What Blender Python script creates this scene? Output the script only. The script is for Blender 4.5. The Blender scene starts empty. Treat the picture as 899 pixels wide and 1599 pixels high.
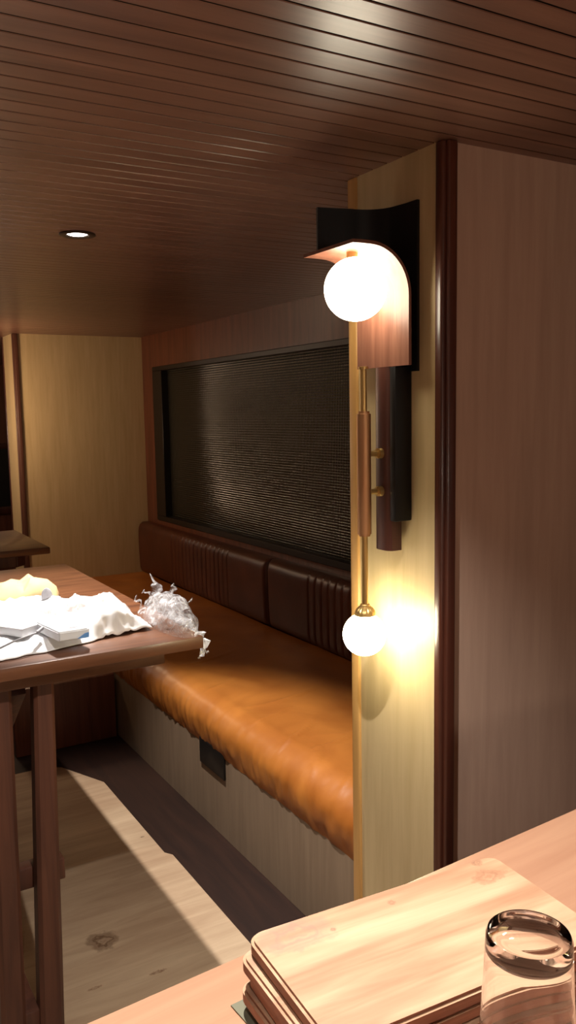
import bpy, bmesh, math, random
from mathutils import Vector, Matrix, noise
PI = math.pi
S = bpy.context.scene
COL = S.collection
CAMH = 1.625

# ------------------------------------------------------------------ camera
F, YAW, PIT, ROL = 1307.0, .529008, -.118712, -.0177563
cy, sy, cp, sp, cr, sr = math.cos(YAW), math.sin(YAW), math.cos(PIT), math.sin(PIT), math.cos(ROL), math.sin(ROL)
fw = Vector((sy*cp, cy*cp, sp)); r0 = Vector((cy, -sy, 0)); u0 = r0.cross(fw)
rt = cr*r0 + sr*u0; up = -sr*r0 + cr*u0
cam = bpy.data.cameras.new('camera'); cam.sensor_fit = 'VERTICAL'; cam.sensor_height = 24; cam.lens = 24*F/1599
cam.clip_start = .02
co = bpy.data.objects.new('camera', cam); COL.objects.link(co)
co.matrix_world = Matrix(((rt.x, up.x, -fw.x, 0), (rt.y, up.y, -fw.y, 0), (rt.z, up.z, -fw.z, CAMH), (0, 0, 0, 1)))
S.camera = co

# ------------------------------------------------------------------ world and light
w = bpy.data.worlds.new('world'); S.world = w; w.use_nodes = True
w.node_tree.nodes['Background'].inputs[0].default_value = (1.0, .8, .62, 1)
w.node_tree.nodes['Background'].inputs[1].default_value = .03
S.view_settings.view_transform = 'Standard'; S.view_settings.look = 'None'
S.view_settings.gamma = 1; S.view_settings.exposure = 0.98; S.view_settings.use_curve_mapping = False
S.cycles.use_denoising = True
S.cycles.max_bounces = 10; S.cycles.sample_clamp_indirect = 6
GLOBE_E = 9.0          # emission of the two glass globes
GLOBE_LOW = 18.0
SPOT_W = 34.0           # recessed downlights
SPOTS = [  # x, y, power factor; all past the opening pair are added fill
    (.77, 2.53, 3.0), (.43, .93, 1.45), (-.05, .0, .5), (.77, -.45, 1.0),
    (-.75, 1.03, .3), (-.9, 2.53, .3), (-.6, 6.6, .6)]

FILL_GLOBES = [  # x, y, z, emission: unseen globes added as soft fill
    (-1.8, 1.3, 1.6, 4), (.76, 5.30, 1.66, 24), (-.4, 7.3, 1.6, 16), (.35, -1.6, 1.6, 20), (1.5, -1.0, 1.5, 9)]

# ------------------------------------------------------------------ materials
def newmat(name):
    m = bpy.data.materials.new(name); m.use_nodes = True
    nt = m.node_tree; b = nt.nodes['Principled BSDF']
    return m, nt, b
def lin(c):
    return tuple((x/12.92 if x <= .04045 else ((x+.055)/1.055)**2.4) for x in [v/255 for v in c]) + (1,)
def plain(name, rgb, rough=.5, metal=0, spec=.5, **k):
    m, nt, b = newmat(name)
    b.inputs['Base Color'].default_value = lin(rgb); b.inputs['Roughness'].default_value = rough
    b.inputs['Metallic'].default_value = metal; b.inputs['Specular IOR Level'].default_value = spec
    for kk, v in k.items(): b.inputs[kk].default_value = v
    # a faint procedural unevenness
    t = nt.nodes.new('ShaderNodeTexCoord'); n = nt.nodes.new('ShaderNodeTexNoise'); n.inputs['Scale'].default_value = 14
    nt.links.new(t.outputs['Object'], n.inputs['Vector'])
    mr = nt.nodes.new('ShaderNodeMapRange'); mr.inputs[3].default_value = max(0, rough-.05); mr.inputs[4].default_value = min(1, rough+.07)
    nt.links.new(n.outputs['Fac'], mr.inputs[0]); nt.links.new(mr.outputs[0], b.inputs['Roughness'])
    return m
def wood(name, a, c, stretch=(1, 14, 14), scale=3.0, rough=.45, spec=.5, bump=.05, coat=0, detail=6, dist=.6, knots=None, big=0, coatr=.15, kmul=1.0):
    """grain runs along the axis with the smallest stretch"""
    m, nt, b = newmat(name); N = nt.nodes; L = nt.links
    t = N.new('ShaderNodeTexCoord'); mp = N.new('ShaderNodeMapping'); mp.inputs['Scale'].default_value = stretch
    L.new(t.outputs['Object'], mp.inputs[0])
    n = N.new('ShaderNodeTexNoise'); n.inputs['Scale'].default_value = scale; n.inputs['Detail'].default_value = detail
    n.inputs['Distortion'].default_value = dist; n.inputs['Roughness'].default_value = .6
    L.new(mp.outputs[0], n.inputs['Vector'])
    r = N.new('ShaderNodeValToRGB'); r.color_ramp.elements[0].position = .3; r.color_ramp.elements[1].position = .72
    r.color_ramp.elements[0].color = lin(a); r.color_ramp.elements[1].color = lin(c)
    L.new(n.outputs['Fac'], r.inputs[0]); out = r.outputs[0]
    if big:
        n2 = N.new('ShaderNodeTexNoise'); n2.inputs['Scale'].default_value = big; n2.inputs['Detail'].default_value = 3
        mp2 = N.new('ShaderNodeMapping'); mp2.inputs['Scale'].default_value = tuple(max(.35, s/6) for s in stretch)
        L.new(t.outputs['Object'], mp2.inputs[0]); L.new(mp2.outputs[0], n2.inputs['Vector'])
        r2 = N.new('ShaderNodeValToRGB'); r2.color_ramp.elements[0].position = .38; r2.color_ramp.elements[1].position = .62
        r2.color_ramp.elements[0].color = (.72, .64, .6, 1); r2.color_ramp.elements[1].color = (1, 1, 1, 1)
        L.new(n2.outputs['Fac'], r2.inputs[0])
        mx = N.new('ShaderNodeMix'); mx.data_type = 'RGBA'; mx.blend_type = 'MULTIPLY'; mx.inputs[0].default_value = .9
        L.new(out, mx.inputs[6]); L.new(r2.outputs[0], mx.inputs[7]); out = mx.outputs[2]
    for (kx, ky, kr, kcol, ks) in (knots or []):
        mp3 = N.new('ShaderNodeMapping'); mp3.inputs['Location'].default_value = (-kx, -ky, 0)
        L.new(t.outputs['Object'], mp3.inputs[0])
        ns = N.new('ShaderNodeTexNoise'); ns.inputs['Scale'].default_value = 1.5/kr; ns.inputs['Detail'].default_value = 4
        L.new(t.outputs['Object'], ns.inputs['Vector'])
        sub = N.new('ShaderNodeVectorMath'); sub.operation = 'MULTIPLY_ADD'
        sub.inputs[1].default_value = (kr*1.6, kr*1.6, 0); L.new(ns.outputs['Color'], sub.inputs[0])
        ad = N.new('ShaderNodeVectorMath'); ad.operation = 'SUBTRACT'; ad.inputs[1].default_value = (kr*.8, kr*.8, 0)
        L.new(mp3.outputs[0], ad.inputs[0]); L.new(ad.outputs[0], sub.inputs[2])
        sc = N.new('ShaderNodeVectorMath'); sc.operation = 'MULTIPLY'; sc.inputs[1].default_value = ks; L.new(sub.outputs[0], sc.inputs[0])
        le = N.new('ShaderNodeVectorMath'); le.operation = 'LENGTH'; L.new(sc.outputs[0], le.inputs[0])
        rr = N.new('ShaderNodeValToRGB'); e = rr.color_ramp.elements
        e[0].position = 0; e[0].color = (.55, .55, .55, 1); e[1].position = 1; e[1].color = (0, 0, 0, 1)
        for pp, vv in ((.25, .25), (.5, .95), (.62, .5), (.75, .6)):
            q = e.new(pp); q.color = (vv*kmul, vv*kmul, vv*kmul, 1)
        dv = N.new('ShaderNodeMath'); dv.operation = 'DIVIDE'; dv.inputs[1].default_value = kr*1.5
        L.new(le.outputs['Value'], dv.inputs[0]); L.new(dv.outputs[0], rr.inputs[0])
        mx = N.new('ShaderNodeMix'); mx.data_type = 'RGBA'; mx.blend_type = 'MIX'
        L.new(rr.outputs[0], mx.inputs[0]); L.new(out, mx.inputs[6]); mx.inputs[7].default_value = lin(kcol); out = mx.outputs[2]
    L.new(out, b.inputs['Base Color'])
    b.inputs['Roughness'].default_value = rough; b.inputs['Specular IOR Level'].default_value = spec
    b.inputs['Coat Weight'].default_value = coat; b.inputs['Coat Roughness'].default_value = coatr
    if bump:
        bp = N.new('ShaderNodeBump'); bp.inputs['Strength'].default_value = bump; bp.inputs['Distance'].default_value = .01
        L.new(n.outputs['Fac'], bp.inputs['Height']); L.new(bp.outputs[0], b.inputs['Normal'])
    return m
M = {}
M['ceiling'] = wood('ceiling_wood', (96, 66, 54), (130, 94, 78), (.8, 9, 9), 3, rough=.34, spec=.55, bump=.03, coat=.3, coatr=.36)
M['groove'] = plain('groove_dark', (22, 13, 11), .8)
M['header'] = wood('header_wood', (84, 44, 30), (118, 66, 46), (12, 9, .8), 3, rough=.4, coat=.2)
M['trim'] = wood('trim_wood', (62, 30, 21), (90, 47, 32), (14, 14, .8), 3, rough=.38, coat=.25)
M['cream'] = wood('cream_laminate', (192, 169, 126), (208, 186, 143), (9, 9, .7), 4, rough=.42, spec=.35, bump=.02, dist=.3)
M['basemat'] = wood('shaded_laminate', (124, 105, 86), (140, 120, 99), (9, 9, .7), 4, rough=.5, spec=.3, bump=.02, dist=.3)  # cream laminate darkened to carry the shade on the bench base
M['edge'] = wood('edge_wood', (194, 146, 84), (216, 170, 104), (14, 14, .8), 3, rough=.4)
M['mauve'] = wood('front_laminate', (176, 146, 128), (190, 160, 140), (9, 9, .7), 4, rough=.5, spec=.3, bump=.02, dist=.3)
M['table'] = wood('table_wood', (82, 50, 33), (116, 74, 48), (1, 12, 12), 3, rough=.35, coat=.2)
M['leg'] = wood('leg_wood', (66, 37, 27), (96, 58, 42), (14, 14, .8), 3, rough=.5, coat=.05)
M['counter'] = wood('counter_wood', (182, 134, 106), (198, 152, 122), (.8, 12, 12), 3, rough=.38, bump=.02)
M['board'] = wood('board_wood', (196, 148, 114), (226, 186, 150), (.7, 12, 12), 4, rough=.5, bump=.08, big=14, kmul=.62,
                  knots=[(-.112, .060, .024, (150, 124, 112), (.8, 1.3, 0)), (.118, .05, .011, (150, 98, 70), (.7, 1.3, 0)), (.125, .078, .005, (130, 86, 64), (1, 1, 0)), (.0, .06, .003, (130, 86, 64), (1, 1, 0)), (-.075, .05, .002, (120, 76, 56), (1, 1, 0))])
M['board_edge'] = wood('board_edge_wood', (112, 66, 44), (152, 94, 66), (.9, 9, 30), 4, rough=.55)
M['floor_shade'] = wood('shaded_floor_wood', (34, 20, 16), (50, 30, 22), (9, .8, 9), 3, rough=.6, spec=.3)  # shade beside the bench painted into the floor colour
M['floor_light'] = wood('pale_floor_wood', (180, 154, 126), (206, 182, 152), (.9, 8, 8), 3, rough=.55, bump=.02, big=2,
                        knots=[(.708, 2.40, .035, (104, 76, 54), (1, 1.0, 0)), (1.043, 2.945, .006, (60, 40, 30), (1, 2, 0)), (.80, 2.17, .01, (130, 96, 70), (.5, 2, 0)), (.62, 2.2, .008, (135, 100, 74), (.5, 2, 0))])
M['lampdark'] = wood('lamp_walnut_black', (12, 12, 14), (20, 17, 17), (14, 14, .8), 4, rough=.5, spec=.3)
M['lamphood'] = wood('lamp_hood_walnut', (104, 64, 50), (134, 90, 72), (14, 14, .9), 4, rough=.42, spec=.4)
M['lamppost'] = wood('lamp_post_walnut', (66, 36, 30), (92, 54, 44), (14, 14, .9), 4, rough=.38)
M['brass'] = plain('aged_brass', (208, 174, 112), .42, 1)
M['sleeve'] = plain('copper_brass', (206, 160, 118), .5, 1)
M['brass'].node_tree.nodes['Principled BSDF'].inputs['Anisotropic'].default_value = .4
M['black'] = plain('black_plastic', (14, 13, 13), .4)
M['frame'] = wood('window_frame_wood', (18, 12, 10), (28, 18, 14), (14, 14, .9), 4, rough=.45)
M['white'] = plain('white_plastic', (226, 228, 232), .4)
M['blue'] = plain('blue_print', (96, 148, 210), .5)
M['foam'] = plain('white_foam_sheet', (236, 236, 238), .6)
M['kraft'] = plain('kraft_paper', (196, 168, 122), .75)
M['grey'] = plain('grey_cord', (150, 150, 156), .5)
M['steel'] = plain('steel', (190, 190, 196), .25, 1)
M['cap'] = plain('cap_grey', (176, 176, 182), .35)
M['sage'] = plain('sage_card', (120, 118, 98), .7)
M['slate'] = plain('black_slate', (26, 25, 27), .6)
M['ring'] = plain('downlight_ring', (58, 48, 40), .35, .6)

def leather(name, a, c, rough=.34, sc=40, chan=None):
    m, nt, b = newmat(name); N = nt.nodes; L = nt.links
    t = N.new('ShaderNodeTexCoord')
    n = N.new('ShaderNodeTexNoise'); n.inputs['Scale'].default_value = 3.2; n.inputs['Detail'].default_value = 5; n.inputs['Distortion'].default_value = .8
    L.new(t.outputs['Object'], n.inputs['Vector'])
    r = N.new('ShaderNodeValToRGB'); r.color_ramp.elements[0].position = .3; r.color_ramp.elements[1].position = .7
    r.color_ramp.elements[0].color = lin(a); r.color_ramp.elements[1].color = lin(c)
    L.new(n.outputs['Fac'], r.inputs[0]); L.new(r.outputs[0], b.inputs['Base Color'])
    n2 = N.new('ShaderNodeTexNoise'); n2.inputs['Scale'].default_value = sc; n2.inputs['Detail'].default_value = 3
    L.new(t.outputs['Object'], n2.inputs['Vector'])
    bp = N.new('ShaderNodeBump'); bp.inputs['Strength'].default_value = .12; bp.inputs['Distance'].default_value = .004
    L.new(n2.outputs['Fac'], bp.inputs['Height']); L.new(bp.outputs[0], b.inputs['Normal'])
    b.inputs['Roughness'].default_value = rough; b.inputs['Specular IOR Level'].default_value = .5
    return m
M['tan'] = leather('tan_leather', (152, 88, 34), (184, 116, 50), .4)
M['brownleather'] = leather('brown_leather', (72, 36, 24), (98, 52, 34), .42)

def emis(name, col, e):
    m, nt, b = newmat(name)
    b.inputs['Base Color'].default_value = (.9, .9, .88, 1)
    b.inputs['Emission Color'].default_value = col + (1,); b.inputs['Emission Strength'].default_value = e
    return m
M['globe'] = emis('opal_glass_globe', (1, .9, .68), GLOBE_E)
M['globe_low'] = emis('opal_glass_globe_low', (1, .9, .62), GLOBE_LOW)
M['lens'] = emis('downlight_lens', (1, .95, .88), 6)

def clear_glass():
    m, nt, b = newmat('clear_glass')
    b.inputs['Base Color'].default_value = (1, 1, 1, 1); b.inputs['Roughness'].default_value = 0.02
    b.inputs['Transmission Weight'].default_value = 1; b.inputs['IOR'].default_value = 1.42
    return m
M['glass'] = clear_glass()
def window_glass():
    """dark pane pressed into a grid of small lenses"""
    m, nt, b = newmat('pressed_glass'); N = nt.nodes; L = nt.links
    t = N.new('ShaderNodeTexCoord'); sp_ = N.new('ShaderNodeSeparateXYZ'); L.new(t.outputs['Object'], sp_.inputs[0])
    hs = []
    for ax in ('Y', 'Z'):
        mu = N.new('ShaderNodeMath'); mu.operation = 'MULTIPLY'; mu.inputs[1].default_value = 2*PI/.0135
        L.new(sp_.outputs[ax], mu.inputs[0]); s_ = N.new('ShaderNodeMath'); s_.operation = 'SINE'; L.new(mu.outputs[0], s_.inputs[0])
        hs.append(s_)
    a = N.new('ShaderNodeMath'); a.operation = 'ADD'; L.new(hs[0].outputs[0], a.inputs[0]); L.new(hs[1].outputs[0], a.inputs[1])
    bp = N.new('ShaderNodeBump'); bp.inputs['Strength'].default_value = .55; bp.inputs['Distance'].default_value = .0016
    L.new(a.outputs[0], bp.inputs['Height']); L.new(bp.outputs[0], b.inputs['Normal'])
    b.inputs['Base Color'].default_value = (.020, .019, .014, 1); b.inputs['Roughness'].default_value = .16
    b.inputs['Specular IOR Level'].default_value = .8
    return m
M['pane'] = window_glass()
def film(name, alpha, col=(.9, .92, .95)):
    m, nt, b = newmat(name); N = nt.nodes; L = nt.links
    t = N.new('ShaderNodeTexCoord'); n = N.new('ShaderNodeTexNoise'); n.inputs['Scale'].default_value = 45; n.inputs['Detail'].default_value = 4; n.inputs['Distortion'].default_value = 1.5
    L.new(t.outputs['Object'], n.inputs['Vector'])
    mr = N.new('ShaderNodeMapRange'); mr.inputs[1].default_value = .35; mr.inputs[2].default_value = .7
    mr.inputs[3].default_value = max(0, alpha-.2); mr.inputs[4].default_value = min(1, alpha+.25)
    L.new(n.outputs['Fac'], mr.inputs[0]); L.new(mr.outputs[0], b.inputs['Alpha'])
    b.inputs['Base Color'].default_value = col + (1,); b.inputs['Roughness'].default_value = .12
    b.inputs['Specular IOR Level'].default_value = .8
    return m
M['film'] = film('clear_crinkled_film', .22)
M['haze'] = film('milky_film', .62, (.93, .93, .94))

# ------------------------------------------------------------------ mesh helpers
def tobj(name, bm, mat, parent=None, smooth=False, loc=None, rot=None):
    me = bpy.data.meshes.new(name); bmesh.ops.recalc_face_normals(bm, faces=bm.faces); bm.to_mesh(me); bm.free()
    for m in (mat if isinstance(mat, (list, tuple)) else [mat]): me.materials.append(M[m] if isinstance(m, str) else m)
    if smooth:
        for p in me.polygons: p.use_smooth = True
    me.set_sharp_from_angle(angle=math.radians(38))
    o = bpy.data.objects.new(name, me); COL.objects.link(o)
    if loc: o.location = loc
    if rot: o.rotation_euler = rot
    if parent: o.parent = parent
    return o
def box(bm, x0, x1, y0, y1, z0, z1, bev=0, seg=2, mi=0):
    t = bmesh.new()
    bmesh.ops.create_cube(t, size=1, matrix=Matrix.Translation(((x0+x1)/2, (y0+y1)/2, (z0+z1)/2)) @ Matrix.Diagonal((x1-x0, y1-y0, z1-z0, 1)))
    if bev: bmesh.ops.bevel(t, geom=t.edges[:], offset=bev, segments=seg, affect='EDGES', profile=.5)
    merge(bm, t, mi)
def merge(bm, t, mi=0):
    mp = {}
    for v in t.verts: mp[v] = bm.verts.new(v.co)
    for f in t.faces:
        g = bm.faces.new([mp[v] for v in f.verts]); g.material_index = mi if mi else f.material_index; g.smooth = f.smooth
    t.free()
def B(*a, **k):
    bm = bmesh.new(); box(bm, *a, **k); return bm
def prism(bm, poly, z0, z1, bev=0, seg=2, vert_only=False):
    t = bmesh.new(); vs = [t.verts.new((x, y, z0)) for x, y in poly]; t.faces.new(vs)
    r = bmesh.ops.extrude_face_region(t, geom=t.faces[:]); bmesh.ops.translate(t, vec=(0, 0, z1-z0), verts=[v for v in r['geom'] if isinstance(v, bmesh.types.BMVert)])
    if bev: bmesh.ops.bevel(t, geom=t.edges[:], offset=bev, segments=seg, affect='EDGES')
    merge(bm, t)
def lathe(bm, prof, cx=0, cy_=0, n=40, caps=True):
    rings = []
    for r, z in prof:
        rings.append([bm.verts.new((cx+r*math.cos(2*PI*i/n), cy_+r*math.sin(2*PI*i/n), z)) for i in range(n)])
    for a, b in zip(rings, rings[1:]):
        for i in range(n):
            f = bm.faces.new((a[i], a[(i+1) % n], b[(i+1) % n], b[i])); f.smooth = True
    if caps:
        bm.faces.new(rings[0][::-1]); bm.faces.new(rings[-1])
def tube(bm, pts, r, n=10):
    pts = [Vector(p) for p in pts]; rings = []
    for i, p in enumerate(pts):
        d = (pts[min(i+1, len(pts)-1)] - pts[max(i-1, 0)]).normalized()
        a = Vector((0, 0, 1)) if abs(d.z) < .9 else Vector((1, 0, 0))
        u = d.cross(a).normalized(); v = d.cross(u)
        rings.append([bm.verts.new(p + r*(math.cos(2*PI*k/n)*u + math.sin(2*PI*k/n)*v)) for k in range(n)])
    for a, b in zip(rings, rings[1:]):
        for k in range(n):
            f = bm.faces.new((a[k], a[(k+1) % n], b[(k+1) % n], b[k])); f.smooth = True
    bm.faces.new(rings[0][::-1]); bm.faces.new(rings[-1])
def sheet(bm, pts, thick, axis_vec, length):
    """thin bent sheet: polyline pts (3D) with thickness, extruded along axis_vec by length"""
    pts = [Vector(p) for p in pts]; ax = Vector(axis_vec).normalized(); n = len(pts)
    nor = []
    for i in range(n):
        d = (pts[min(i+1, n-1)]-pts[max(i-1, 0)]).normalized(); nor.append(d.cross(ax).normalized())
    A = [bm.verts.new(p) for p in pts]; Bv = [bm.verts.new(p+nn*thick) for p, nn in zip(pts, nor)]
    C = [bm.verts.new(p+ax*length) for p in pts]; D = [bm.verts.new(p+nn*thick+ax*length) for p, nn in zip(pts, nor)]
    for i in range(n-1):
        for q in ((A[i], A[i+1], C[i+1], C[i]), (Bv[i+1], Bv[i], D[i], D[i+1]), (A[i+1], A[i], Bv[i], Bv[i+1]), (C[i], C[i+1], D[i+1], D[i])):
            f = bm.faces.new(q); f.smooth = False
    bm.faces.new((A[0], C[0], D[0], Bv[0])); bm.faces.new((A[-1], Bv[-1], D[-1], C[-1]))
def empty(name, loc, label, cat, group=None, rz=0):
    o = bpy.data.objects.new(name, None); COL.objects.link(o); o.location = loc; o.rotation_euler = (0, 0, rz)
    o.empty_display_size = .05
    return tag(o, label, cat, group)
def tag(o, label, cat, group=None):
    o['label'] = label; o['category'] = cat
    if group: o['group'] = group
    return o
def struct(o, label=None):
    o['kind'] = 'structure'
    if label: o['label'] = label
    return o
def rel(bm, root):
    """move world-space geometry into the space of its root"""
    bmesh.ops.translate(bm, vec=-Vector(root.location), verts=bm.verts); return bm

# ------------------------------------------------------------------ the room
CE = 2.162; XW = 2.14; YF = 5.65; XP = 1.165; P0, P1 = 1.352, 1.661
# ceiling: grooved boards running left to right, .0525 m apart
bm = bmesh.new(); sp_y = .0525; y = -2.6; gw = .0042; gd = .006
y = .6 - 60*sp_y - .012
X0, X1 = -2.6, 2.3
while y < 9.0:
    ya, yb = y+gw/2, y+sp_y-gw/2
    b_ = .0012
    prof = [(ya, CE+gd), (ya, CE+b_), (ya+b_, CE), (yb-b_, CE), (yb, CE+b_), (yb, CE+gd), (yb+gw, CE+gd)]
    L_ = [bm.verts.new((X0, a, z)) for a, z in prof]; R_ = [bm.verts.new((X1, a, z)) for a, z in prof]
    for i in range(len(prof)-1):
        f = bm.faces.new((L_[i], L_[i+1], R_[i+1], R_[i])); f.material_index = 1 if i in (0, 4, 5) else 0
    y += sp_y
bmesh.ops.remove_doubles(bm, verts=bm.verts, dist=1e-5)
o = struct(tobj('ceiling', bm, ['ceiling', 'groove']), 'dark brown grooved board ceiling')
bm = bmesh.new(); box(bm, X0, X1, -2.6, 9.0, CE+.02, CE+.1); struct(tobj('ceiling_slab', bm, 'groove'))
o.name = 'ceiling'
struct(tobj('floor', B(X0, X1, -2.6, 9.0, -.1, 0), 'floor_shade'), 'wooden floor, toned dark for the shade beside the bench')
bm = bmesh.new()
prism(bm, [(-2.3, -1.9), (1.092, -1.9), (1.092, 2.76), (1.072, 2.79), (1.072, 3.50), (.955, 3.76), (.9, 3.80), (-2.3, 3.80)], .0002, .003)  # outline follows the edge between lit and shaded floor, jog included
struct(tobj('floor_lit_area', bm, 'floor_light'), 'lit part of the pale wooden floor, cut along the shade edge, with a dark knot')
struct(tobj('wall_left', B(-2.7, -2.6, -2.6, 9.0, 0, CE+.02), 'mauve'))
struct(tobj('wall_back', B(-2.6, 2.3, 9.0, 9.1, 0, CE+.02), 'header'))
struct(tobj('wall_front', B(-2.6, 2.3, -2.7, -2.6, 0, CE+.02), 'mauve'))
# window wall: header, sill wall and stiles round one long opening
WY0, WY1, WZ0, WZ1 = 1.95, 5.44, .90, 1.945
bm = bmesh.new()
for a in ((XW, XW+.1, P1, YF, WZ1, CE+.01), (XW, XW+.1, P1, YF, 0, WZ0), (XW, XW+.1, WY1, YF, WZ0, WZ1), (XW, XW+.1, P1, WY0, WZ0, WZ1)):
    box(bm, *a)
box(bm, XW+.1, XW+.16, P1, YF, 0, CE+.01)
box(bm, XW, XW+.1, -2.6, P0, 0, CE+.01); box(bm, XW, XW+.1, YF+.29, 9.0, 0, CE+.01)
struct(tobj('wall_right', bm, 'header'), 'reddish brown panelled wall round the long window')
# window
wr = bpy.data.objects.new('window_1', None); COL.objects.link(wr); wr.location = (XW, (WY0+WY1)/2, WZ0); struct(wr, 'long dark window of pressed grid glass above the bench')
bm = bmesh.new(); fwid = .045
for a in ((XW-.012, XW+.06, WY0, WY1, WZ1-.03, WZ1), (XW-.012, XW+.06, WY0, WY1, WZ0, WZ0+.035), (XW-.012, XW+.06, WY1-.16, WY1, WZ0+.035, WZ1-.03), (XW-.012, XW+.06, WY0, WY0+.04, WZ0+.035, WZ1-.03)):
    box(bm, *a, bev=.003, seg=1)
tobj('window_frame', rel(bm, wr), 'frame', wr)
bm = B(XW+.035, XW+.041, WY0+.03, WY1-.03, WZ0+.02, WZ1-.02)
tobj('pane', rel(bm, wr), 'pane', wr)
# far partition (end of the booth)
struct(tobj('wall_far', B(1.262, XW+.16, YF, YF+.29, 0, CE+.01), 'cream'), 'cream end wall of the booth beyond the bench')
# near partition that carries the lamp
bm = B(XP, XW+.16, P0, P1, 0, CE+.01); bm.faces.ensure_lookup_table()
bmesh.ops.recalc_face_normals(bm, faces=bm.faces)
for f in bm.faces: f.material_index = 1 if f.normal.y < -.5 else 0
struct(tobj('wall_near', bm, ['cream', 'mauve']), 'near partition wall, cream on its narrow end and mauve on its broad side')
def corner_trim(name, x, y0, dx, dy, mat):
    bm = bmesh.new(); lobes = []
    # double rounded moulding
    box(bm, x-dx, x+.012, y0-dy, y0+.018, 0, CE, bev=.006, seg=3)
    box(bm, x+.004, x+.03, y0-dy-.008, y0+.004, 0, CE, bev=.005, seg=3)
    o = tobj(name, bm, mat); struct(o); return o
corner_trim('trim_1', XP, P0, .006, .006, 'trim')['label'] = 'dark reddish brown moulding on the near corner of the partition'
bm = bmesh.new(); box(bm, XP-.006, XP+.03, P1-.012, P1+.022, 0, CE, bev=.005, seg=3)
struct(tobj('trim_2', bm, 'edge'), 'golden wooden edge strip beside the hanging lamp')
corner_trim('trim_3', 1.262, YF, .005, .006, 'leg')['label'] = 'brown corner moulding on the far partition'
bm = B(1.257, 1.29, YF+.285, YF+.31, 0, CE, bev=.005); struct(tobj('trim_4', bm, 'trim'))
# dark window of the next booth, seen past the far partition
wr2 = bpy.data.objects.new('window_2', None); COL.objects.link(wr2); wr2.location = (1.2, 9.0, .75); struct(wr2, 'dark window far behind the next booth')
bm = B(.3, 2.0, 8.97, 8.995, .7, 1.3); tobj('pane', rel(bm, wr2), 'black', wr2)
bm = bmesh.new(); box(bm, .25, 2.05, 8.96, 8.999, .62, .70, bev=.004); box(bm, .25, 2.05, 8.96, 8.999, 1.3, 1.36, bev=.004)
tobj('window_frame', rel(bm, wr2), 'trim', wr2)

# ------------------------------------------------------------------ recessed downlights
def downlight(x, y, k, label, group=None, withshape=True):
    t = empty('recessed_downlight', (x, y, CE), label, 'downlight', group)
    bm = bmesh.new(); lathe(bm, [(.053, .0), (.054, -.003), (.05, -.005), (.034, -.004), (.031, .002), (.031, .0045), (.053, .0045)], n=40, caps=False)
    tobj('ring', bm, 'ring', t, True)
    bm = bmesh.new(); lathe(bm, [(.0005, -.0052), (.012, -.0048), (.024, -.0025), (.030, .0), (.030, .003)], n=32, caps=False)
    tobj('lens', bm, 'lens', t, True)
    l = bpy.data.lights.new('downlight_beam', 'SPOT'); l.energy = SPOT_W*k; l.color = (1, .93, .86); l.spot_size = math.radians(72 if y == 2.53 else 105 if y == .93 else 84); l.spot_blend = .55
    l.shadow_soft_size = .012
    lo = bpy.data.objects.new('downlight_beam', l); COL.objects.link(lo); lo.parent = t; lo.location = (0, 0, -.03)
    return t
for i, (x, y, k) in enumerate(SPOTS):
    lab = 'small round recessed downlight glowing in the dark ceiling above the left table' if i == 0 else 'recessed downlight in the ceiling outside the frame, most of these added as room fill'
    downlight(x, y, k, lab, None if i == 0 else 'downlights outside the frame')

for i, (x, y, z, e) in enumerate(FILL_GLOBES):
    t = empty('fill_globe', (x, y, CE), 'opal globe added as fill light, hanging unseen outside the frame', 'pendant lamp', 'added fill globes outside the frame')
    bm = bmesh.new(); tube(bm, [(0, 0, -.002), (0, 0, z+.11-CE)], .003, 8); lathe(bm, [(.04, -.02), (.045, -.001)], 0, 0, 24); tobj('cord', bm, 'brass', t)
    bm = bmesh.new(); bmesh.ops.create_uvsphere(bm, u_segments=32, v_segments=20, radius=.11, matrix=Matrix.Translation((0, 0, z-CE)))
    tobj('globe', bm, emis('fill_globe_glow', (1, .84, .68) if i != 1 else (1, .68, .42), e), t, True)

# ------------------------------------------------------------------ bench with leather seat and backrest
def nz(x, y, z=0): return noise.noise(Vector((x, y, z)))
bench = empty('booth_bench', (1.3, 3.66, 0), 'long built-in booth bench with tan leather seat under the dark window', 'bench')
BY0, BY1 = P1+.024, YF-.002
bm = bmesh.new()
box(bm, 1.312, XW-.002, BY0, BY1, .001, .37)
tobj('base', rel(bm, bench), 'basemat', bench)
bm = bmesh.new(); 
# slot handle: dark recess plate let into the base, hanging from the cushion line
box(bm, 1.303, 1.314, 2.745, 2.965, .242, .345, bev=.002)
hd = tobj('pull_slot', rel(bm, bench), 'black', bench); hd['label'] = 'black rectangular pull slot in the bench base'
# seat cushion: swept profile with wrinkles
def creases(x, y):
    """raised folds on the seat near its front"""
    h = 0
    for (cx_, cy_, ang, ln, wd, am) in ((1.44, 2.62, 1.25, .20, .010, .006), (1.42, 2.40, 1.1, .22, .012, .008), (1.52, 2.28, 1.35, .16, .012, .006),
                                       (1.47, 2.06, 1.0, .24, .012, .008), (1.36, 2.18, .75, .16, .01, .006), (1.6, 2.75, 1.4, .22, .014, .005),
                                       (1.46, 3.05, 1.15, .2, .014, .005), (1.58, 3.4, 1.3, .22, .014, .004), (1.75, 2.3, 1.5, .3, .02, .004)):
        dx, dy = x-cx_, y-cy_; c, s = math.cos(ang), math.sin(ang)
        u = dx*math.sin(ang) + dy*math.cos(ang); v = dx*math.cos(ang) - dy*math.sin(ang)
        v += 1.2*u*u
        h += 1.3*am*math.exp(-(v/(wd*.6))**2)*math.exp(-(u/ln)**2*2)
    return h
prof = []
ZT, ZB = .510, .325
nb = 34
for i in range(nb+1): prof.append((2.075 - (2.075-1.405)*i/nb, ZT, 0))
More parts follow.
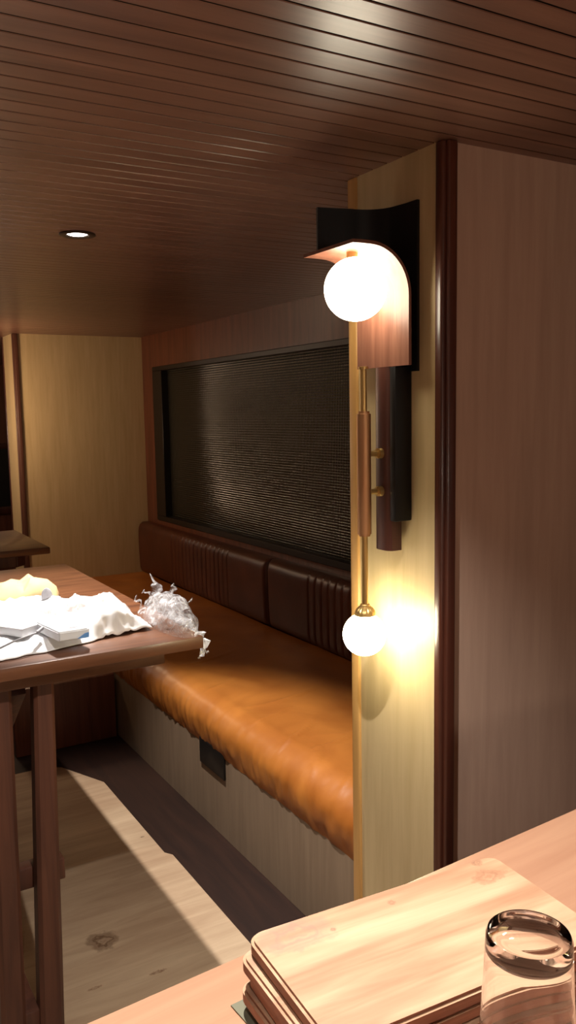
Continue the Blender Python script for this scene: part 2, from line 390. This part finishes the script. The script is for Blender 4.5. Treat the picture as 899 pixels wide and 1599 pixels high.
for i in range(1, 13):
    a = PI/2*i/12; prof.append((1.405 - .112*math.sin(a), ZT-.09 + .09*math.cos(a), i/12))
for i in range(1, 9):
    t_ = i/8; prof.append((1.293 + .018*t_*t_, ZT-.09 - (ZT-.09-ZB)*t_, 1+t_))
prof.append((1.335, ZB, 2.2)); prof.append((2.075, ZB, 9))
bm = bmesh.new(); ny = 420; grid = []
for j in range(ny+1):
    y = BY0+.004 + (BY1-BY0-.008)*j/ny; row = []
    e = min(y-BY0, BY1-y); 
    for (x, z, t_) in prof:
        xx, zz = x, z
        if t_ < 3:
            if t_ <= 1:
                zz += creases(x, y)*(1-t_) + .006*nz(x*3, y*2.2, 2) + .0015*nz(x*14, y*9, 5)
                zz -= .010*max(0, (1.6-x)/.3)**2*(.5+nz(0, y*1.7, 9)) if t_ == 0 else 0
            if t_ > 0:
                g = min(1, t_)
                # gathered folds that get tighter towards the lower edge
                fold = nz(y*16 + .8*z*10, z*6, 1)*.005 + nz(y*38, z*12, 4)*.005 + nz(y*6, z*3, 7)*.004
                xx += g*fold*(1.0 if t_ < 1.9 else .3)
                zz += .006*g*nz(y*20, 3, t_*2)
        if e < .03: 
            q = math.sqrt(max(0, 1-((.03-e)/.03)**2)); zz = (zz-.42)*(.8+.2*q)+.42
        row.append(bm.verts.new((xx, y, zz)))
    grid.append(row)
n_ = len(prof)
for a, b in zip(grid, grid[1:]):
    for i in range(n_):
        f = bm.faces.new((a[i], a[(i+1) % n_], b[(i+1) % n_], b[i])); f.smooth = i < n_-2
bm.faces.new(grid[0]); bm.faces.new(grid[-1][::-1])
o = tobj('seat_cushion', rel(bm, bench), 'tan', bench); o['label'] = 'tan leather seat cushion with soft creases'
# backrest cushions with stitched upright channels
def backrest(y0, y1, ch):
    bm = bmesh.new(); ny = int((y1-y0)/.006); nzv = 26; g = []
    zb, zt = .505, .868
    for j in range(ny+1):
        y = y0 + (y1-y0)*j/ny; row = []
        for i in range(nzv+1):
            t_ = i/nzv; z = zb+(zt-zb)*t_
            d = .045*(1-(2*t_-1)**8)**.5 if 0 < t_ < 1 else 0
            e = min(y-y0, y1-y); d *= math.sqrt(max(0, 1-max(0, (.035-e)/.035)**2))
            x = 2.098-.004*t_ - d
            for (a, b) in ch:
                if a < y < b:
                    ph = ((y-a) % .058)/.058; fade = min(1, t_/.12, (1-t_)/.12)
                    x += .008*fade*(abs(2*ph-1))**6
            x += .0025*nz(y*6, z*6, 3)
            row.append(bm.verts.new((x, y, z)))
        row.append(bm.verts.new((XW-.003, y, zt))); row.append(bm.verts.new((XW-.003, y, zb)))
        g.append(row)
    n = len(g[0])
    for a, b in zip(g, g[1:]):
        for i in range(n):
            f = bm.faces.new((a[i], b[i], b[(i+1) % n], a[(i+1) % n])); f.smooth = i < n-3
    bm.faces.new(g[0]); bm.faces.new(g[-1][::-1])
    return bm
for y0, y1, ch in ((3.757, BY1-.004, [(4.2, 5.06)]), (BY0+.004, 3.751, [(2.0, 3.36)])):
    tobj('backrest_cushion', rel(backrest(y0, y1, ch), bench), 'brownleather', bench)
# low plinth that closes the booth beyond the left table
o = tobj('low_plinth', B(.80, 1.300, 3.99, YF-.012, .0005, .33, bev=.004), 'header')
tag(o, 'low brown wooden plinth in shadow at the far end of the bench', 'plinth')

# ------------------------------------------------------------------ wall lamp
lamp = empty('wall_lamp', (XP, 1.497, 1.7), 'sculptural walnut and brass wall lamp with two glowing globes on the partition', 'wall lamp')
# hood: upright panel curling forward over the globe
pts = [(1.12, 1.404, 1.719), (1.12, 1.404, 1.863)]
for i in range(1, 15):
    a = PI/2*i/14; pts.append((1.026+.094*math.cos(a), 1.404, 1.863+.094*math.sin(a)))
pts += [(1.0, 1.404, 1.9572), (.98, 1.404, 1.9565)]
bm = bmesh.new(); sheet(bm, pts, -.007, (0, 1, 0), .186)
hood = tobj('hood', rel(bm, lamp), 'lamphood', lamp); hood['label'] = 'walnut panel curling forward over the upper globe'
# dark bent back plate, J-shaped in plan
pl = [(1.158, 1.424), (1.157, 1.46), (1.152, 1.495)]
for i in range(1, 13):
    a = PI/2*i/12; pl.append((1.152-.058*(1-math.cos(a))-.012*i/12, 1.495+.058*math.sin(a)))
pl += [(1.055, 1.562), (1.03, 1.568), (1.006, 1.573)]
bm = bmesh.new(); T = .008
nn = len(pl); vs = []
for i, (x, y) in enumerate(pl):
    d = (Vector(pl[min(i+1, nn-1)])-Vector(pl[max(i-1, 0)])).normalized(); nr = Vector((d.y, -d.x))
    bot = 1.708 if x > 1.135 else 1.970
    top = 2.062
    p1 = Vector((x, y)); p2 = p1+nr*T
    vs.append([bm.verts.new((p1.x, p1.y, bot)), bm.verts.new((p1.x, p1.y, top)), bm.verts.new((p2.x, p2.y, top)), bm.verts.new((p2.x, p2.y, bot))])
for a, b in zip(vs, vs[1:]):
    for i in range(4): bm.faces.new((a[i], a[(i+1) % 4], b[(i+1) % 4], b[i]))
bm.faces.new(vs[0]); bm.faces.new(vs[-1][::-1])
o = tobj('back_plate', rel(bm, lamp), 'lampdark', lamp); o['label'] = 'near-black bent back plate above the globe'
bm = bmesh.new()
prof_ = [(1.152, 1.470), (1.152, 1.528), (1.126, 1.528), (1.120, 1.521), (1.117, 1.510), (1.1165, 1.499), (1.117, 1.486), (1.120, 1.476), (1.126, 1.470)]
prism(bm, prof_, 1.314, 1.7185)
box(bm, 1.1525, 1.1645, 1.475, 1.525, 1.40, 1.70)
tobj('post', rel(bm, lamp), 'lamppost', lamp)
bm = bmesh.new(); box(bm, 1.119, 1.1645, 1.449, 1.4693, 1.382, 1.7185, bev=.003); 
tobj('side_slab', rel(bm, lamp), 'lampdark', lamp)
bm = bmesh.new(); box(bm, 1.128, 1.1645, 1.44, 1.53, 1.722, 1.80, bev=.002); tobj('mounting_block', rel(bm, lamp), 'lampdark', lamp)
rx, ry = 1.070, 1.497
def rev(prof, n=28):
    bm = bmesh.new(); lathe(bm, prof, rx, ry, n); return bm
tobj('rod', rel(rev([(.0072, 1.193), (.0072, 1.345), (.0072, 1.714), (.0105, 1.7145), (.0105, 1.7195), (.0072, 1.720)]), lamp), 'brass', lamp)
bm = rev([(.0125, 1.350), (.0125, 1.354), (.0152, 1.3545), (.0155, 1.357), (.0155, 1.616), (.0152, 1.6185), (.0125, 1.619), (.0125, 1.624)])
o = tobj('sleeve', rel(bm, lamp), 'sleeve', lamp); o['label'] = 'thicker copper toned sleeve round the rod'
for z in (1.531, 1.447):
    bm = bmesh.new(); tube(bm, [(rx+.01, ry, z), (1.117, ry, z)], .0062, 14)
    br = tobj('bracket', rel(bm, lamp), 'brass', lamp)
    bm = bmesh.new()
    tube(bm, [(1.1065, ry, z), (1.1085, ry, z), (1.1165, ry, z)], .0115, 20)
    tube(bm, [(1.103, ry, z), (1.1062, ry, z)], .009, 20)
    tobj('flange', rel(bm, lamp), 'brass', br)
bm = rev([(.0095, 1.197), (.0115, 1.1945), (.0115, 1.1925), (.0145, 1.190), (.0185, 1.186), (.0215, 1.181), (.0235, 1.176), (.0235, 1.1715), (.02, 1.1705)], 72)
for v in bm.verts:
    dx_, dy_ = v.co.x-rx, v.co.y-ry; a_ = math.atan2(dy_, dx_); k_ = 1+.05*math.cos(18*a_)*(1.176 < v.co.z < 1.191); v.co.x, v.co.y = rx+dx_*k_, ry+dy_*k_
tobj('cone_cap', rel(bm, lamp), 'brass', lamp)
def sph(c, r):
    bm = bmesh.new(); bmesh.ops.create_uvsphere(bm, u_segments=48, v_segments=32, radius=r, matrix=Matrix.Translation(c)); return bm
o = tobj('upper_globe', rel(sph((1.048, 1.493, 1.881), .0665), lamp), 'globe', lamp, True); o['label'] = 'larger glowing opal globe under the hood'
o = tobj('lower_globe', rel(sph((rx, ry+.003, 1.1265), .0485), lamp), 'globe_low', lamp, True); o['label'] = 'smaller glowing opal globe at the foot of the brass rod'
bm = bmesh.new(); lathe(bm, [(.012, 1.944), (.012, 1.9565)], 1.04, 1.493, 20); tobj('globe_neck', rel(bm, lamp), 'brass', lamp)

# ------------------------------------------------------------------ left bar table
TZ = 1.053
tb = empty('bar_table', (.45, 2.58, 0), 'tall brown wooden bar table strewn with packaging at the left edge', 'table')
bm = bmesh.new(); box(bm, -.06, .874, 1.94, 3.225, TZ-.032, TZ, bev=.003)
tobj('tabletop', rel(bm, tb), 'table', tb)
bm = bmesh.new(); box(bm, .02, .79, 2.0, 3.15, TZ-.075, TZ-.0325, bev=.004)
tobj('apron', rel(bm, tb), 'table', tb)
def tleg(xt, xb, y, r=.0262):
    bm = bmesh.new(); t = bmesh.new()
    n = 16; rings = []
    for z, xx, rr in ((.001, xb, r*1.15), (.3, xb+(xt-xb)*.3, r*1.12), (.6, xb+(xt-xb)*.6, r*1.05), (TZ-.074, xt, r*.95)):
        ring = []
        for i in range(n):
            a = 2*PI*(i+.5)/n; c, s = math.cos(a), math.sin(a)
            q = rr/max(abs(c), abs(s)); k = min(q, rr*1.22)
            ring.append(t.verts.new((xx+c*k, y+s*k, z)))
        rings.append(ring)
    for a, b in zip(rings, rings[1:]):
        for i in range(n):
            f = t.faces.new((a[i], a[(i+1) % n], b[(i+1) % n], b[i])); f.smooth = True
    t.faces.new(rings[0][::-1]); t.faces.new(rings[-1]); merge(bm, t)
    return bm
for xt, xb, y in ((.478, .452, 2.03), (.376, .358, 2.03), (.478, .452, 3.0), (.376, .358, 3.0)):
    tobj('leg', rel(tleg(xt, xb, y), tb), 'leg', tb)
for y in (2.085, 2.93):
    bm = B(.30, .520, y-.022, y+.022, .435, .492, bev=.004); tobj('stretcher', rel(bm, tb), 'leg', tb)
bm = B(.382, .428, 2.02, 3.02, .075, .132, bev=.004); tobj('foot_rail', rel(bm, tb), 'leg', tb)
bm = bmesh.new()
t = bmesh.new(); box(t, -.02, .02, -.025, .025, 0, 1, bev=.003)
d = Vector((.0, .78, -.62)); 
bmesh.ops.scale(t, vec=(1, 1, d.length), verts=t.verts)
mt = d.to_track_quat('Z', 'X').to_matrix().to_4x4()
bmesh.ops.transform(t, matrix=Matrix.Translation((.425, 2.09, .955)) @ mt, verts=t.verts); merge(bm, t)
tobj('brace', rel(bm, tb), 'leg', tb)

# second bar table behind it
t2 = empty('bar_table', (.45, 4.0, 0), 'further brown bar table, bare and reddish lit, behind the packaging table', 'table')
bm = bmesh.new(); box(bm, -.2, .935, 3.68, 4.36, TZ-.03, TZ+.0, bev=.006)
tobj('tabletop', rel(bm, t2), 'table', t2)
bm = bmesh.new(); prism(bm, [(-.1, 3.73), (.80, 3.73), (.845, 3.77), (.845, 4.25), (.80, 4.3), (-.1, 4.3)], TZ-.085, TZ-.0305, bev=.006)
tobj('apron', rel(bm, t2), 'leg', t2)
for x, y in ((.42, 3.85), (.30, 3.85), (.42, 4.18), (.30, 4.18)):
    bm = tleg(x, x, y); 
    for v in bm.verts:
        if v.co.z > .9: v.co.z = TZ-.084
    tobj('leg', rel(bm, t2), 'leg', t2)

# ------------------------------------------------------------------ packaging on the table
rnd = random.Random(7)
def ridged(x, y, s, seed):
    return 1-abs(noise.noise(Vector((x*s, y*s, seed))))*2.2
def crumple(poly_fn, nu, nv, hfn, thick=0):
    """grid (u,v in 0..1) -> poly_fn gives (x,y); hfn gives z"""
    bm = bmesh.new(); g = []
    for j in range(nv+1):
        row = []
        for i in range(nu+1):
            u, v = i/nu, j/nv; x, y = poly_fn(u, v); x2, y2, z = hfn(u, v, x, y)
            row.append(bm.verts.new((x2, y2, z)))
        g.append(row)
    for a, b in zip(g, g[1:]):
        for i in range(nu): bm.faces.new((a[i], a[i+1], b[i+1], b[i]))
    return bm
def quadmap(c00, c10, c11, c01):
    def f(u, v):
        return tuple((1-u)*(1-v)*c00[k]+u*(1-v)*c10[k]+u*v*c11[k]+(1-u)*v*c01[k] for k in (0, 1))
    return f
def solid(o, t):
    m = o.modifiers.new('thickness', 'SOLIDIFY'); m.thickness = t; m.offset = 1; return o
# crumpled white foam sheet
def hf(u, v, x, y):
    e = min(1, min(u, 1-u)*9, min(v, 1-v)*7)
    h = .004 + e*(.018 + .022*ridged(x, y, 7, 3) + .014*ridged(x, y, 17, 8)) + .03*e*max(0, u-.55)
    k_ = max(0, min(1, (.65-x)/.05))*max(0, min(1, (2.22-y)/.04)); h = h*(1-k_) + min(h*.55, .0265)*k_
    return x+.014*nz(x*9, y*9, 4)+.008*nz(x*25, y*25, 4), y+.020*nz(x*9, y*9, 14)+.010*nz(x*26, y*26, 14), TZ+max(.002, h+.007*(1-k_)*ridged(x, y, 34, 5))
o = tobj('foam_wrapper', crumple(quadmap((.30, 1.985), (.787, 2.07), (.787, 2.21), (.30, 2.38)), 90, 60, hf), 'foam')
solid(o, .0015); tag(o, 'crumpled white foam wrapping sheet glaring under the downlight on the table', 'wrapping')
# milky film behind it
def hf2(u, v, x, y):
    e = min(1, min(u, 1-u)*8, min(v, 1-v)*6)
    return x+.01*nz(x*12, y*12, 4), y+.01*nz(x*12, y*12, 14), TZ+.002+max(0, e*(.02+.024*ridged(x, y, 11, 23)+.008*ridged(x, y, 30, 2)))
o = tobj('plastic_film', crumple(quadmap((.33, 2.41), (.80, 2.25), (.83, 2.42), (.45, 2.50)), 80, 40, hf2), 'haze')
tag(o, 'milky plastic film lying flat between the paper bag and the foam sheet', 'plastic film')
# crumpled clear plastic at the corner: a heap of overlapping creased films
bm = bmesh.new()
def dome(sx, sy_, hh, cx_, cy2, seed, nu=40, nv=12):
    g = []
    for j in range(nv+1):
        row = []; v = j/nv
        for i in range(nu):
            a = 2*PI*i/nu; rr = math.sin(v*PI/2)
            p = Vector((cx_+sx*rr*math.cos(a), cy2+sy_*rr*math.sin(a), TZ+.002+hh*math.cos(v*PI/2)**.8))
            vd = noise.voronoi(Vector((p.x*26, p.y*18, p.z*26+seed)))[0]
            q = (vd[1]-vd[0])*.012-.005 + .008*nz(p.x*14, p.y*14, seed)
            p += Vector((math.cos(a)*.8, math.sin(a)*.8, .8))*q
            p.z = max(p.z, TZ+.0015)
            if p.z < TZ+.006: p.x = min(p.x, .869)
            row.append(bm.verts.new(p))
        g.append(row)
    for a_, b_ in zip(g, g[1:]):
        for i in range(nu): bm.faces.new((a_[i], a_[(i+1) % nu], b_[(i+1) % nu], b_[i]))
dome(.052, .15, .088, .842, 2.085, 5, 72, 22)
dome(.040, .11, .070, .836, 2.095, 15)
# torn twisted peaks
def shard(bm, base, tip, wd, seed):
    base, tip = Vector(base), Vector(tip); n = 9; d = tip-base; s = d.cross(Vector((.4, -.8, .2))).normalized(); prev = None
    for i in range(n+1):
        t_ = i/n; w_ = wd*(1-t_**2*.8)*(1+.5*nz(t_*6, seed)); c = base+d*t_+Vector((nz(t_*5, seed, 1), nz(t_*5, seed, 2), nz(t_*5, seed, 3)))*.016
        tw = s*math.cos(t_*3+seed)+d.normalized().cross(s)*math.sin(t_*3+seed)
        cur = (bm.verts.new(c-tw*w_), bm.verts.new(c+tw*.4*w_+Vector((0, 0, .004))), bm.verts.new(c+tw*w_))
        if prev:
            bm.faces.new((prev[0], prev[1], cur[1], cur[0])); bm.faces.new((prev[1], prev[2], cur[2], cur[1]))
        prev = cur
shard(bm, (.84, 2.13, TZ+.075), (.825, 2.18, TZ+.125), .014, 1)
shard(bm, (.825, 2.15, TZ+.06), (.79, 2.14, TZ+.095), .018, 2)
shard(bm, (.855, 2.10, TZ+.07), (.875, 2.13, TZ+.105), .014, 3)
shard(bm, (.83, 2.08, TZ+.06), (.80, 2.10, TZ+.10), .014, 4)
shard(bm, (.86, 2.05, TZ+.06), (.885, 2.04, TZ+.07), .012, 5)
shard(bm, (.79, 2.13, TZ+.02), (.765, 2.13, TZ+.085), .016, 8)
o = tobj('plastic_bag', bm, 'film'); tag(o, 'crinkled clear plastic bag heaped on the right-hand corner of the packaging table', 'plastic bag')
bm = bmesh.new()
shard(bm, (.872, 1.965, TZ+.006), (.886, 1.962, TZ-.022), .010, 6); shard(bm, (.887, 1.962, TZ-.02), (.884, 1.99, TZ-.075), .012, 7); shard(bm, (.884, 1.98, TZ-.05), (.902, 1.97, TZ-.056), .006, 9)
o = tobj('film_scrap', bm, 'haze'); tag(o, 'torn scrap of clear film hanging off the table corner', 'plastic scrap')
# brown paper bag
def hf3(u, v, x, y):
    e = min(1, min(u*3.2, (1-u)*7)) ; f_ = math.sin(PI*min(1, v*1.0))**.6
    h = .003 + .088*(e**.7)*f_*(.62+.38*u) + .02*noise.cell(Vector((x*16, y*16, 1)))*e*f_*0
    vd = noise.voronoi(Vector((x*13+.5*nz(x*6, y*6, 1), y*15, 2)))[0]; q = min(1, (vd[1]-vd[0])*1.6)
    jx = rnd.uniform(-.009, .009)*(0 < u < 1); jy = rnd.uniform(-.007, .007)*(0 < v < 1)
    return x+jx, y+jy, TZ+max(.002, h+(.02*q-.012+rnd.uniform(-.012, .012))*e*f_)
bm = crumple(quadmap((.28, 2.50), (.675, 2.53), (.69, 2.66), (.30, 2.66)), 17, 8, hf3)
o = tobj('paper_bag', bm, 'kraft'); solid(o, .001); tag(o, 'creased brown kraft paper bag lying on the table behind the white wrapping', 'paper bag')
# oval steel cap leaning on the bag
cap = empty('metal_cap', (.60, 2.43, TZ+.05), 'small oval silvery cap with a dark dot leaning on the paper bag', 'cap')
bm = bmesh.new(); lathe(bm, [(.001, .004), (.012, .0035), (.0155, .001), (.016, -.002), (.001, -.003)], n=30, caps=False)
bmesh.ops.scale(bm, vec=(1, 1.55, 1), verts=bm.verts)
bmesh.ops.rotate(bm, matrix=Matrix.Rotation(PI/2, 3, 'X'), cent=(0, 0, 0), verts=bm.verts); bmesh.ops.rotate(bm, matrix=Matrix.Rotation(-.3, 3, 'Z'), cent=(0, 0, 0), verts=bm.verts)
tobj('rim', bm, 'cap', cap, True)
bm = bmesh.new(); bmesh.ops.create_uvsphere(bm, u_segments=12, v_segments=8, radius=.003, matrix=Matrix.Translation((0, -.005, -.014))); tobj('dot', bm, 'black', cap, True)
# white boxes
bx = empty('small_box', (.545, 2.06, TZ+.031), 'small white box with a blue corner print on the wrapping', 'box', rz=.15)
bm = bmesh.new(); prism(bm, [(-.045, -.075), (.028, -.085), (.042, -.06), (.042, .06), (-.045, .065)], 0, .024, bev=.003); tobj('carton', bm, 'white', bx)
bm = bmesh.new(); t = [(.0, -.0835, .002), (.028, -.0865, .002), (.028, -.0865, .014), (.019, -.0855, .013)]
vs = [bm.verts.new(p) for p in t]; bm.faces.new(vs); r = bmesh.ops.extrude_face_region(bm, geom=bm.faces[:]); bmesh.ops.translate(bm, vec=(0, .003, 0), verts=[v for v in r['geom'] if isinstance(v, bmesh.types.BMVert)])
tobj('blue_print', bm, 'blue', bx)
bm = bmesh.new(); box(bm, -.008, .014, -.056, -.052, .0238, .0246); box(bm, -.008, .014, -.048, -.046, .0238, .0246); tobj('printed_line', bm, 'grey', bx)
o = tobj('small_box', B(-.045, .045, -.03, .03, 0, .022, bev=.003), 'white', loc=(.448, 2.13, TZ+.03), rot=(0, 0, -1.0)); tag(o, 'plain white carton with a pale grey side at the left of the wrapping', 'box')
bm = bmesh.new(); tube(bm, [(.38, 2.01, TZ+.030), (.41, 2.012, TZ+.040), (.44, 2.02, TZ+.045), (.47, 2.035, TZ+.047), (.488, 2.05, TZ+.052)], .0025, 8)
tube(bm, [(.474, 2.038, TZ+.0475), (.492, 2.054, TZ+.053)], .0045, 8)
o = tobj('cord', bm, 'grey'); tag(o, 'short grey cord with a plug end lying beside the small box', 'cord')
# glass at the extreme left edge
def tumbler_bm(r0_, r1_, h, wall, base):
    """upright tumbler, r0 at base, r1 at rim"""
    bm = bmesh.new(); n = 48
    prof = [(.0005, 0), (r0_*.8, 0), (r0_-.002, .0006), (r0_, .003), (r0_+(r1_-r0_)*.5, h*.5), (r1_, h-.001), (r1_-wall*.5, h), (r1_-wall, h-.001),
            (r0_+(r1_-r0_)*.5-wall, h*.5), (r0_-wall, base+.004), (r0_-wall-.004, base), (.0005, base)]
    lathe(bm, prof, 0, 0, n, caps=True); return bm
o = tobj('glass_tumbler', tumbler_bm(.03, .036, .12, .002, .01), 'glass', smooth=True, loc=(.505, 2.90, TZ)); tag(o, 'empty glass half out of frame on the packaging table', 'glass')

# ------------------------------------------------------------------ foreground table, boards and tumbler
ct = empty('counter_table', (.4, .35, 0), 'pale pinkish wooden table in the foreground', 'table', rz=math.radians(3.8))
CT = 1.053
bm = bmesh.new(); box(bm, -.85, .95, -.45, .3955, CT-.035, CT, bev=.003)
# back edge passes (.199,.729) - (.922,.777)
o = tobj('tabletop', bm, 'counter', ct)
bm = bmesh.new(); box(bm, -.75, .85, -.37, .30, CT-.09, CT-.0355); tobj('apron', bm, 'leg', ct)
for x in (-.7, .8):
    for y in (-.33, .26):
        bm = bmesh.new(); box(bm, x-.025, x+.025, y-.025, y+.025, .001, CT-.0905, bev=.004); tobj('leg', bm, 'leg', ct)

def board_bm(w_, d_, h_, rad=.02):
    bm = bmesh.new(); poly = []
    for (cx_, cy_, a0) in ((w_/2-rad, d_/2-rad, 0), (-w_/2+rad, d_/2-rad, 90), (-w_/2+rad, -d_/2+rad, 180), (w_/2-rad, -d_/2+rad, 270)):
        for k in range(7):
            a = math.radians(a0+15*k); poly.append((cx_+rad*math.cos(a), cy_+rad*math.sin(a)))
    t = bmesh.new(); vs = [t.verts.new((x, y, 0)) for x, y in poly]; t.faces.new(vs)
    r = bmesh.ops.extrude_face_region(t, geom=t.faces[:]); bmesh.ops.translate(t, vec=(0, 0, h_), verts=[v for v in r['geom'] if isinstance(v, bmesh.types.BMVert)])
    eds = [e for e in t.edges if abs(e.verts[0].co.z-e.verts[1].co.z) < 1e-6]
    bmesh.ops.bevel(t, geom=eds, offset=.003, segments=2, affect='EDGES')
    bmesh.ops.recalc_face_normals(t, faces=t.faces)
    for f in t.faces: f.material_index = 0 if f.normal.z > .6 else 1
    merge(bm, t); return bm
SZ = CT
o = tobj('place_card', B(-.1, .1, -.07, .07, 0, .0015), 'sage', loc=(.428, .617, SZ+.0002), rot=(0, 0, .0)); tag(o, 'grey-green card lying flat under the stacked boards', 'card')
o.rotation_euler.z = math.radians(4); SZ += .002
o = tobj('slate_board', board_bm(.27, .18, .009, .012), ['slate', 'slate'], loc=(.492, .575, SZ), rot=(0, 0, math.radians(-2))); tag(o, 'black slate board at the bottom of the stack of boards', 'board'); SZ += .0093
labs = ['lowest brown wooden serving board, resting on the black slate', 'second wooden serving board from the bottom of the stack', 'third wooden serving board, just under the top one', 'topmost pale wooden serving board with knots and a scorched corner']
offs = [(-.008, .004, -1.5), (-.004, -.004, -3.5), (-.0075, .003, -2.2), (0, 0, -3.2)]
for i, (lb, (dx, dy, rz)) in enumerate(zip(labs, offs)):
    o = tobj('serving_board', board_bm(.306, .168, .0150, .016), ['board', 'board_edge'], loc=(.487+dx, .583+dy, SZ), rot=(0, 0, math.radians(rz)))
    tag(o, lb, 'board', 'stack of wooden serving boards'); SZ += .0153
# upturned tumbler
h = .176
bm = bmesh.new(); n = 96
prof = [(.0005, h), (.020, h), (.0245, h-.0005), (.0285, h), (.031, h-.0012), (.0323, h-.004), (.0326, h-.010), (.0330, h-.018), (.0335, h-.03), (.0400, .02), (.0422, .001), (.0414, 0), (.0404, .001), (.0382, .03), (.0308, h-.024), (.0290, h-.0175), (.025, h-.0155), (.0005, h-.015)]
lathe(bm, prof, 0, 0, n)
o = tobj('glass_tumbler', bm, 'glass', smooth=True, loc=(.4535, .4235, CT)); tag(o, 'clear heavy-based glass tumbler standing upside down in front of the boards', 'glass')
